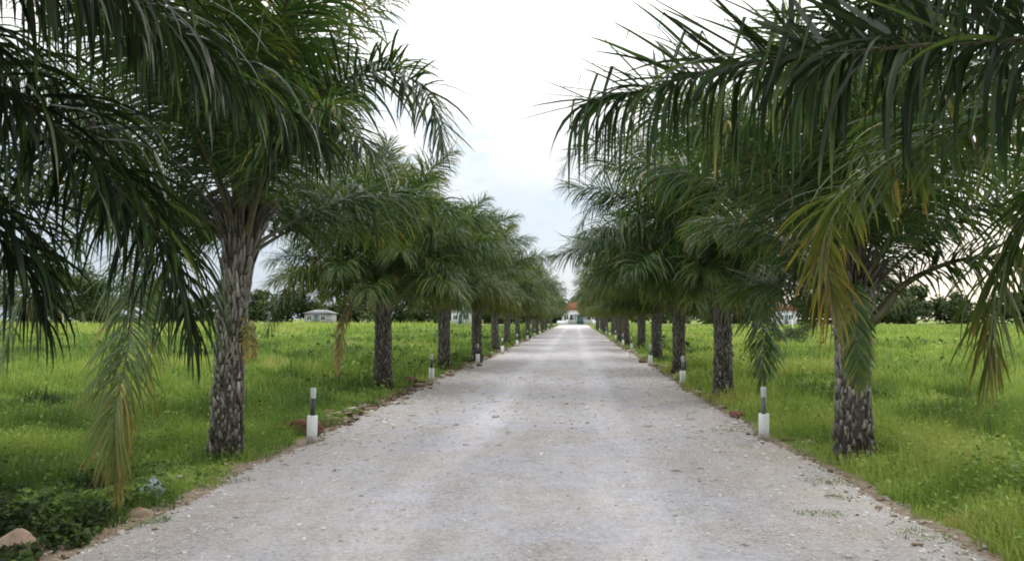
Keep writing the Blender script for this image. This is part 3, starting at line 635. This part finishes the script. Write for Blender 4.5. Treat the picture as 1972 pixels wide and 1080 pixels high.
palm(3.10, 9.25, 'stout oil palm with low forking crown beside the first right post', GR, h=2.05, tseed=12, nf=38, rot=33, r0=0.20,
     skip=[(-90, 75, 4), (5, 45, 5), (-90, 100, 7), (185, 48, 4)], heroes=[
     dict(path=[(3.05, 9.0, 1.75), (2.93, 8.7, 1.95), (2.88, 8.5, 1.72), (2.87, 8.44, 1.34), (2.88, 8.42, 0.95)], n=80, Lmax=0.34, width=0.026, K=4, droop=(0.1, 0.4), tint=(.26, .42), s0=0.1, spread=0.4, aa=(48, 20), pet=0.035, side0=(-1, 0, 0), label='short frond hanging down the front of the trunk'),
     dict(path=[(3.2, 9.25, 1.5), (3.36, 9.2, 1.67), (3.65, 9.2, 1.99), (4.11, 9.1, 2.22), (4.55, 9.0, 2.25), (5.0, 8.9, 2.0), (5.2, 8.85, 1.7)], n=110, Lmax=0.6, width=0.034, K=4, droop=(0.2, 0.8), tint=(.2, .3), s0=0.18, pet=0.15)])
palm(2.91, 16.1, 'oil palm of right row with flared dark base and long frond hanging before it', GR, h=2.5, tseed=13, nf=38, rot=200, r0=0.185, scale=1.12,
     heroes=[dict(path=[(2.8, 16.0, 2.4), (2.3, 15.85, 3.7), (1.5, 15.6, 4.7), (0.6, 15.4, 5.0), (0.0, 15.3, 4.75), (-0.25, 15.25, 4.4)], n=150, Lmax=0.7, width=0.03, K=5, droop=(0.1, 0.7), tint=(.30, .34)),
     dict(path=[(2.8, 16.0, 2.4), (2.2, 16.2, 3.3), (1.3, 16.3, 4.1), (0.5, 16.3, 4.0), (0.1, 16.3, 3.5)], n=150, Lmax=0.7, width=0.03, K=5, droop=(0.1, 0.8), tint=(.28, .34)),
     dict(path=[(2.95, 15.9, 2.2), (3.05, 15.4, 2.95), (3.2, 14.8, 2.85), (3.27, 14.45, 2.2), (3.26, 14.2, 1.35), (3.22, 14.1, 0.55)], n=150, Lmax=0.72, width=0.032, K=5, droop=(0.15, 0.5), tint=(.26, .36), s0=0.2, spread=0.6, aa=(60, 22), side0=(-1, 0, 0), label='long bluish green frond hanging to the top of the post'),
     dict(path=[(2.8, 15.9, 2.2), (2.2, 15.4, 3.1), (1.3, 14.9, 3.5), (0.5, 14.4, 3.2), (0.1, 14.2, 2.75)], n=110, Lmax=0.8, width=0.036, K=5, droop=(0.2, 0.8), tint=(.22, .28))])
palm(2.94, 23.1, 'pale trunked oil palm of the right row standing right behind the second right post', GR, h=2.2, tseed=14, nf=38, rot=280, r0=0.185, scale=1.06)
palm(3.08, 30.7, 'oil palm of the right row half hidden by foliage, left of the second right post', GR, h=2.2, tseed=15, nf=36, rot=20, detail='merged', scale=1.05)
palm(3.22, 39.4, 'slim red brown trunked oil palm of the right row close behind the third right post', GR, h=2.2, tseed=16, nf=36, rot=100, detail='merged', scale=1.05)
# farther along the rows: trunk and crown only
def far_palm(x, y, label, group, k):
    root = empty('oil_palm', (x, y, gz(x, y)), label, 'palm tree', group, rz=random.uniform(0, 6.28))
    v = k % 3; link('trunk', TRUNKS[v], root); c = link('crown', CROWNS[(k * 2 + k // 3) % 3], root, (0, 0, TH[v] - 0.05)); c.rotation_euler.z = random.uniform(0, 6.28)
    s = random.uniform(0.9, 1.14); root.scale = (s, s, s * random.uniform(0.93, 1.08)); root.rotation_euler.x = R(random.uniform(-3, 3)); root.rotation_euler.y = R(random.uniform(-3, 3))
ORD = 'seventh eighth ninth tenth'.split()
for k, y in enumerate([46, 53.5, 61, 68.5, 76, 83.5, 91, 98.5, 106, 113.5, 121]):
    lab = ('small oil palm of the left row, %s trunk along it from the photo\'s left edge' % ORD[k - 1]) if 0 < k < 3 else ('small oil palm of the left row standing just beyond the fourth left post' if k == 0 else 'tiny distant oil palm merged into the far end of the left row')
    far_palm(-3.95 + random.uniform(-.25, .25), y + random.uniform(-.8, .8), lab, GL if k < 3 else 'distant palms at the far end of the left row', k)
for k, y in enumerate([45.8, 53, 60.5, 68, 75.5, 83, 90.5, 98, 105.5, 113, 120.5]):
    lab = ('small oil palm of the right row, %s trunk along it from the photo\'s right edge' % ORD[k - 1]) if 0 < k < 3 else ('small grey trunked oil palm of the right row beside the fourth right post' if k == 0 else 'tiny distant oil palm merged into the far end of the right row')
    far_palm(3.1 + random.uniform(-.2, .25), y + random.uniform(-.8, .8), lab, GR if k < 3 else 'distant palms at the far end of the right row', k + 1)

# fern growing on the trunk of the first left palm
fr = empty('fern', (-3.72, 8.62, 1.55), 'small yellowing fern hanging from the side of the thick left palm trunk', 'fern')
for k in range(9):
    a = R(-35 + k * 17 + random.uniform(-8, 8)); q = random.uniform(0.7, 1.1); dx, dy = math.cos(a), math.sin(a) - 0.5
    gl, gr = frond([(0, 0, 0), (dx * .10 * q, dy * .10 * q, .05 - .05 * (k % 3)), (dx * .19 * q, dy * .18 * q, -.12 * q), (dx * .22 * q, dy * .22 * q, -.42 * q)], 16, 0.09, 0.1, (.6, .85), 50 + k, width=0.022, K=2, pet=0.006, spread=0.3)
    f = gl.build('frond', [M_LEAF], fr)
    gr.build('midrib', [M_RACH], f)

# ------------------------------------------------------------------ marker posts
def lathe(g, prof, n=20, m=0, t=0.0):
    prof = np.array(prof, float); a = np.arange(n) / n * 2 * np.pi
    V = np.stack([prof[:, 0, None] * np.cos(a), prof[:, 0, None] * np.sin(a), prof[:, 1, None] + 0 * a], -1)
    Q = np.concatenate([np.stack([i*n + np.arange(n), i*n + (np.arange(n)+1) % n, (i+1)*n + (np.arange(n)+1) % n, (i+1)*n + np.arange(n)], 1) for i in range(len(prof) - 1)])
    g.add(V, Q, m, t)
def make_post(stem, cap=True):
    root = empty('marker_post', (0, 0, 0))
    g = Geo(); lathe(g, [(.001, -.1), (.066, -.1), (.066, .352), (.062, .358), (.052, .358), (.052, .30), (.001, .30)]); g.build('sleeve', [M_WHITE], root)
    g = Geo(); lathe(g, [(.001, .30), (.030, .30), (.030, .575), (.001, .575)], 14); g.build('stem', [stem], root)
    if cap:
        g = Geo(); lathe(g, [(.001, .570), (.033, .570), (.036, .58), (.036, .69), (.032, .703), (.001, .706)], 16); g.build('cap', [M_CAP], root)
    return root
p0 = make_post(M_STEM); p1 = make_post(M_STEM2)
LPOS = [(-3.34, 9.95), (-3.54, 19.5), (-3.31, 27.0), (-3.2, 35.0), (-3.19, 43.7), (-3.33, 55.6), (-3.27, 64.4), (-3.3, 74), (-3.29, 84), (-3.3, 96), (-3.3, 108)]
RPOS = [(2.45, 10.72), (2.52, 19.2), (2.46, 26.7), (2.70, 39.0), (2.65, 45), (2.8, 56.7), (2.85, 66.6), (2.85, 75), (2.85, 84.7), (2.85, 95), (2.85, 106)]
LLAB = ['white pipe marker post with black stem and pale cap beside the red rock', 'white marker post with pale cap before the fourth palm trunk of the left row', 'white marker post standing in front of the mottled fifth palm trunk on the left',
        'small white marker post at the foot of the narrow dark left palm trunk', 'small white marker post at left road edge, fifth along from the red rock', 'tiny white marker post at left road edge, sixth along from the red rock']
RLAB = ['tall white pipe marker post with grey stem under the hanging frond tip on right', 'white marker post with pale cap in front of the pale trunk on the right verge', 'white marker post on the right edge next beyond the pale trunked palm',
        'small white marker post at right road edge, fourth along from the hanging frond tip', 'small white marker post at right road edge, fifth along from the hanging frond tip', 'tiny white marker post at right road edge, sixth along from the hanging frond tip']
for pos, lab, proto, grp in ((LPOS, LLAB, p0, 'white marker posts along the left road edge'), (RPOS, RLAB, p1, 'white marker posts along the right road edge')):
    sd = 'left' if proto is p0 else 'right'
    for k, (x, y) in enumerate(pos):
        o = proto if k == 0 else copy_tree(proto)
        o.location = (x, y, max(gz(x, y), float(road_z(np.array([x]), np.array([y]))[0])) - 0.005)
        o.rotation_euler = (R(random.uniform(-2, 2)), R(random.uniform(-2, 2)), random.uniform(0, 6))
        tag(o, lab[k] if k < len(lab) else 'tiny distant white marker post near the far end of the %s road edge' % sd, 'marker post', grp if k < len(lab) else 'distant marker posts on the %s road edge' % sd)

# ------------------------------------------------------------------ distance: house, trees, shrubs
def hip_roof(g, x0, x1, y0, y1, z0, z1, ov=0.5, ridge=0.3):
    x0 -= ov; x1 += ov; y0 -= ov; y1 += ov; ym = (y0 + y1) / 2; rx0 = x0 + (x1 - x0) * ridge; rx1 = x1 - (x1 - x0) * ridge
    v = [(x0,y0,z0),(x1,y0,z0),(x1,y1,z0),(x0,y1,z0),(rx0,ym,z1),(rx1,ym,z1),(rx0,ym+.01,z1),(rx1,ym+.01,z1)]
    g.add(v, [(0,1,5,4),(2,3,6,7),(1,2,7,5),(3,0,4,6),(0,3,2,1)])
def house(loc, w, d, hh, rh, label, wins, wall=M_WALL, roof=None, door=None):
    root = empty('house', loc, label, 'house')
    g = Geo(); box(g, (-w/2, 0, 0), (w/2, d, hh)); wl = g.build('wall', [wall], root)
    g = Geo(); hip_roof(g, -w/2, w/2, 0, d, hh - 0.02, hh + rh); g.build('roof', [roof or M_ROOF], root)
    for (x, z, a, b) in wins:
        g = Geo()
        for lo, hi in (((x-a/2-.1, -.06, z-.1), (x+a/2+.1, .02, z)), ((x-a/2-.1, -.06, z+b), (x+a/2+.1, .02, z+b+.1)), ((x-a/2-.1, -.05, z), (x-a/2, .02, z+b)), ((x+a/2, -.05, z), (x+a/2+.1, .02, z+b)), ((x-.04, -.04, z), (x+.04, .02, z+b))): box(g, lo, hi)
        f = g.build('window', [M_METAL], root)
        g = Geo(); box(g, (x-a/2, -.03, z), (x+a/2, .03, z+b)); g.build('pane', [M_GLASS], f)
    if door:
        x, a, b = door; g = Geo(); box(g, (x-a/2, -.04, 0.02), (x+a/2, .03, b)); dd = g.build('door', [M_DOOR], root)
        g = Geo(); box(g, (x+a/2-.22, -.09, b*.45), (x+a/2-.14, -.04, b*.55)); g.build('handle', [M_METAL], dd)
    return root
h0 = house((1.1, 184, 0.1), 8.4, 7, 3.3, 2.2, 'white house with red roof and dark windows facing the far end of the road', [(-3.2, 1.0, 0.9, 1.2), (-1.7, 1.0, 1.3, 1.2), (1.7, 1.0, 1.3, 1.2), (3.2, 1.0, 0.9, 1.2)], door=(0.0, 1.5, 2.1))
g = Geo(); box(g, (-1.5, -1.2, 2.35), (1.5, 0.0, 2.5)); box(g, (-1.45, -1.15, 0.0), (-1.3, -1.0, 2.35)); box(g, (1.3, -1.15, 0.0), (1.45, -1.0, 2.35)); g.build('porch', [M_WALL], h0)
house((45.8, 178, 0.2), 4.6, 6, 3.0, 1.6, 'small white house with red roof far beyond the right field', [(-1.0, 1.0, 0.9, 1.0), (1.0, 1.0, 0.9, 1.0)], door=(0.05, 0.8, 2.0))
house((-57.0, 172, 0.2), 5.4, 6, 2.4, 0.8, 'low grey walled house far beyond the left field behind the second palm', [(-1.6, 0.9, 0.9, 0.9), (1.5, 0.9, 0.9, 0.9)], wall=M_GWALL, roof=M_GROOF, door=(0.0, 0.9, 2.0))
house((-27.0, 186, 0.2), 4.2, 5, 3.0, 0.9, 'white house seen between the fifth and sixth trunks of the left row', [(-1.2, 1.0, 0.9, 1.0), (1.2, 1.0, 0.9, 1.0)], roof=M_GROOF, door=(0.0, 0.9, 2.1))
# low white garden wall before the end house
g = Geo(); box(g, (-4.2, 0, 0), (-2.0, 0.18, 0.85)); box(g, (4.2, 0, 0), (6.4, 0.18, 0.85)); box(g, (-2.0, -.05, 0), (-1.7, .23, 1.15)); box(g, (3.9, -.05, 0), (4.2, .23, 1.15))
tag(g.build('garden_wall', [M_WALL], None, False, (0, 182.2, 0.1)), 'low white garden wall with gate gap before the white house', 'wall')
# pole and rail in the right field
x, y = 25.84, 89.5; root = empty('pole', (x, y, gz(x, y)), 'tall thin white pole standing in the right field behind palm fronds', 'pole')
g = Geo(); tube(g, [(0, 0, -.2), (0, 0, 2.0), (0, 0, 4.3)], [.11, .10, .08], 10); g.build('shaft', [M_METAL], root)
g = Geo(); tube(g, [(0, 0, 4.29), (0, 0, 4.36)], [.12, .10], 10); g.build('cap', [M_METAL], root)
root = empty('rail_fence', (24.4, 90.3, gz(24.4, 90.3)), 'low white rail fence with thin posts behind the white pole', 'fence')
g = Geo(); tube(g, [(-.6, 0, 1.55), (3.9, 0, 1.50)], .05, 8); g.build('rail', [M_METAL], root)
for px_ in (-.5, 1.0, 2.4, 3.8):
    g = Geo(); tube(g, [(px_, 0, -.2), (px_, 0, 1.49)], .045, 8); g.build('fence_post', [M_METAL], root)
x, y = 18.2, 75.8; root = empty('bench', (x, y, gz(x, y) + 0.05), 'plain white concrete bench in the right field near the hanging frond', 'bench')
g = Geo(); box(g, (-.75, -.22, .40), (.75, .22, .50)); g.build('seat', [M_WALL], root)
for sx_ in (-.55, .55):
    g = Geo(); box(g, (sx_ - .08, -.18, -.15), (sx_ + .08, .18, .40)); g.build('leg', [M_GWALL], root)

def crown_leaves(g, blobs, n, size, r, m=0):
    B = np.array([b[:3] for b in blobs]); S = np.array([b[3] for b in blobs]); w = S ** 2 / (S ** 2).sum()
    i = r.choice(len(blobs), n, p=w); d = r.normal(0, 1, (n, 3)); d /= np.linalg.norm(d, axis=1, keepdims=True)
    P = B[i] + d * (S[i] * r.random(n) ** 0.45)[:, None] * np.array([1, 1, 0.8])
    t = np.clip(0.42 + 0.18 * (r.random(len(blobs)) - 0.5)[i] * 2 + r.normal(0, 0.14, n), 0, 1)
    leaves(g, P, size * r.uniform(0.6, 1.3, n), t, 0.3, m)
def tree_meshes(seed, H, W):
    r = np.random.default_rng(seed); g = Geo(); lean = r.normal(0, 0.3, 2)
    top = np.array([lean[0], lean[1], H * 0.42]); tube(g, [(0, 0, -.3), tuple(top * 0.5), tuple(top)], [H * .03, H * .024, H * .018], 8)
    blobs = []
    for k in range(9):
        a = r.uniform(0, 6.28); q = W * 0.5 * r.uniform(0.25, 0.85); e = np.array([q * math.cos(a), q * math.sin(a), H * r.uniform(0.42, 0.86)])
        tube(g, [tuple(top * r.uniform(.6, 1)), tuple((top + e) / 2 + r.normal(0, .2, 3)), tuple(e)], [H * .012, H * .008, H * .004], 6)
        blobs.append((*e, W * r.uniform(0.14, 0.24)))
    blobs.append((top[0], top[1], H * 0.82, W * .22))
    c = Geo(); crown_leaves(c, blobs, 2600, 0.035 * W + 0.22, r)
    return g.mesh('trunk', [M_BARK]), c.mesh('crown', [M_BROAD])
TM = [tree_meshes(60 + i, H, W) for i, (H, W) in enumerate(((9, 9), (7.5, 8), (10, 7.5), (6, 6.5)))]
def tree(x, y, k, s, label, group):
    root = empty('broadleaf_tree', (x, y, gz(x, y)), label, 'tree', group, rz=random.uniform(0, 6.28)); root.scale = (s, s, s)
    link('trunk', TM[k][0], root); link('crown', TM[k][1], root)
TG = 'trees beyond the left field'
tree(-122, 158, 0, 1.25, 'rounded dark tree at the far left edge of the field', TG)
tree(-113, 165, 2, 1.2, 'dark tree beyond the left field, next in from the far left edge', TG)
tree(-103, 160, 1, 1.45, 'taller bushy tree beyond the left field behind the thin pale trunk', TG)
tree(-93, 162, 0, 1.2, 'bushy tree beyond the left field partly behind the hanging fronds', TG)
x, y = -70, 104; root = empty('sapling', (x, y, gz(x, y)), 'thin pale trunked sapling before the dark trees beyond the left field', 'tree')
g = Geo(); tube(g, [(0, 0, -.2), (.05, 0, 1.2), (0, 0, 3.2)], [.13, .10, .05], 8); tube(g, [(0, 0, 1.9), (-.8, 0, 2.7)], [.05, .02], 6); tube(g, [(0, 0, 2.2), (.8, .1, 2.9)], [.05, .02], 6); g.build('trunk', [plain('pale_bark', (0.42, 0.38, 0.28), 0.9)], root)
g = Geo(); crown_leaves(g, [(-.9, 0, 2.7, .7), (.9, 0, 3.0, .8), (0, 0, 3.6, .8)], 260, 0.35, np.random.default_rng(9)); g.build('crown', [M_BROAD], root)
# the far wood behind both fields reads as one mass
g = Geo(); r = np.random.default_rng(70); 
for k in range(150):
    x = -215 + k * 2.75 + r.normal(0, 1.2); y = 200 + r.uniform(-4, 22)
    if -4 < x < 12: y += 25
    H = (4.5 + r.gamma(2.0, 1.9)) * (1.25 if x < -85 else (0.8 if x < 0 else 0.95)); W = r.uniform(6, 10)
    bl = [(x + r.normal(0, W * .25), y + r.normal(0, W * .2), H * r.uniform(.12, .85), W * r.uniform(.2, .34)) for _ in range(9)]
    crown_leaves(g, bl, 1100, 0.9, r)
tag(g.build('far_wood', [M_BROAD]), kind='stuff')
def shrub(x, y, w, h, label, seed, n=700, sz=0.16):
    r = np.random.default_rng(seed); root = empty('shrub', (x, y, gz(x, y)), label, 'shrub')
    g = Geo(); bl = []
    for k in range(7):
        a = r.uniform(0, 6.28); e = (w * .3 * math.cos(a), w * .3 * math.sin(a), h * r.uniform(.35, .8)); bl.append((*e, w * r.uniform(.14, .24)))
        tube(g, [(0, 0, -.05), (e[0] * .5, e[1] * .5, e[2] * .6), e], [.02, .015, .006], 5)
    g.build('stem', [M_BARK], root)
    c = Geo(); crown_leaves(c, bl, n, sz, r); c.build('foliage', [M_BROAD], root)
shrub(15.8, 58.5, 1.9, 0.95, 'dark round shrub in the right field near the white pole', 81)
shrub(12.4, 48, 2.4, 0.9, 'low pale shrub in the right field beside the hanging frond', 82)
shrub(-14.5, 30, 1.2, 0.5, 'small dark shrub in the left field between first and second left palms', 83)
shrub(-28, 64, 3.2, 1.5, 'broad shrub at the back of the left field right of the thick trunk', 84, 900, .24)
shrub(22.6, 80, 2.2, 1.4, 'scrubby bush at the foot of the white pole', 85)
shrub(-62, 78, 5.0, 1.6, 'wide scrub clump at the back of the left field near the left edge', 86, 1200, .28)

# ------------------------------------------------------------------ sky and light
SUN_EL, SUN_AZ = R(24), R(38)   # azimuth measured clockwise from +Y
w = bpy.data.worlds.new('World'); scene.world = w; w.use_nodes = True
nt = w.node_tree; nt.nodes.clear()
out = nt.nodes.new('ShaderNodeOutputWorld'); bg = nt.nodes.new('ShaderNodeBackground'); bg.inputs['Strength'].default_value = 0.1
sky = nt.nodes.new('ShaderNodeTexSky'); sky.sky_type = 'NISHITA'; sky.sun_disc = False; sky.sun_elevation = SUN_EL; sky.sun_rotation = SUN_AZ; sky.dust_density = 2.0
tc = nt.nodes.new('ShaderNodeTexCoord'); mp = nt.nodes.new('ShaderNodeMapping'); mp.inputs['Scale'].default_value = (1.0, 1.0, 2.2); nt.links.new(tc.outputs['Generated'], mp.inputs['Vector'])
sz = nt.nodes.new('ShaderNodeSeparateXYZ'); nt.links.new(tc.outputs['Generated'], sz.inputs[0])
cl = noise(nt, 2.6, 6, 0.55, mp.outputs[0]); cl2 = noise(nt, 6.5, 5, 0.6, mp.outputs[0])
hz = nd(nt, 'ShaderNodeMapRange'); hz.inputs['From Min'].default_value = 0.02; hz.inputs['From Max'].default_value = 0.30; hz.interpolation_type = 'SMOOTHSTEP'
nt.links.new(math_(nt, 'ADD', sz.outputs['Z'], math_(nt, 'MULTIPLY', math_(nt, 'SUBTRACT', cl2, 0.5), 0.22)), hz.inputs['Value'])
cover_ = math_(nt, 'MINIMUM', math_(nt, 'ADD', math_(nt, 'MULTIPLY', hz.outputs[0], 0.75), math_(nt, 'MULTIPLY', math_(nt, 'SUBTRACT', cl, 0.35), 0.8)), 1.0)
cloudc = ramp(nt, [(0.36, (0.80, 0.90, 1.0)), (0.48, (1.0, 0.97, 0.93)), (0.62, (1.0, 1.0, 1.0))], cl2)
el = math_(nt, 'ADD', sz.outputs['Z'], math_(nt, 'MULTIPLY', math_(nt, 'SUBTRACT', cl, 0.5), 0.14))
lum = ramp(nt, [(0.0, (0.35, 0.35, 0.35)), (0.13, (0.42, 0.42, 0.42)), (0.28, (0.58, 0.58, 0.58)), (0.50, (1.03, 1.03, 1.03))], el)
cc = mixc(nt, 1.0, mixc(nt, 1.0, cloudc, lum, 'MULTIPLY'), (13.5, 13.5, 13.5), 'MULTIPLY')
lowc = mixc(nt, 0.75, sky.outputs[0], (3.0, 3.75, 4.8))
nt.links.new(mixc(nt, cover_, lowc, cc), bg.inputs['Color']); nt.links.new(bg.outputs[0], out.inputs['Surface'])
ld = bpy.data.lights.new('sun', 'SUN'); ld.energy = 0.7; ld.angle = R(18); ld.color = (1.0, 0.93, 0.82)
lo = bpy.data.objects.new('sun', ld); COL.objects.link(lo)
dv = Vector((math.sin(SUN_AZ) * math.cos(SUN_EL), math.cos(SUN_AZ) * math.cos(SUN_EL), math.sin(SUN_EL)))
lo.rotation_euler = dv.to_track_quat('Z', 'Y').to_euler(); lo.location = (20, 20, 30)

# ------------------------------------------------------------------ camera
cd = bpy.data.cameras.new('camera'); cd.lens = 28.0; cd.sensor_width = 36.0; cd.clip_start = 0.05; cd.clip_end = 3000
cam = bpy.data.objects.new('camera', cd); COL.objects.link(cam)
cam.location = (0, 0, 1.6); cam.rotation_euler = (R(90 + 2.679), 0, R(4.547)); scene.camera = cam
vs = scene.view_settings; vs.view_transform = 'Standard'; vs.look = 'None'; vs.gamma = 1.0; vs.exposure = 0.92
scene.render.engine = 'CYCLES'; scene.cycles.filter_width = 1.9
scene.cycles.max_bounces = 6; scene.cycles.transparent_max_bounces = 4
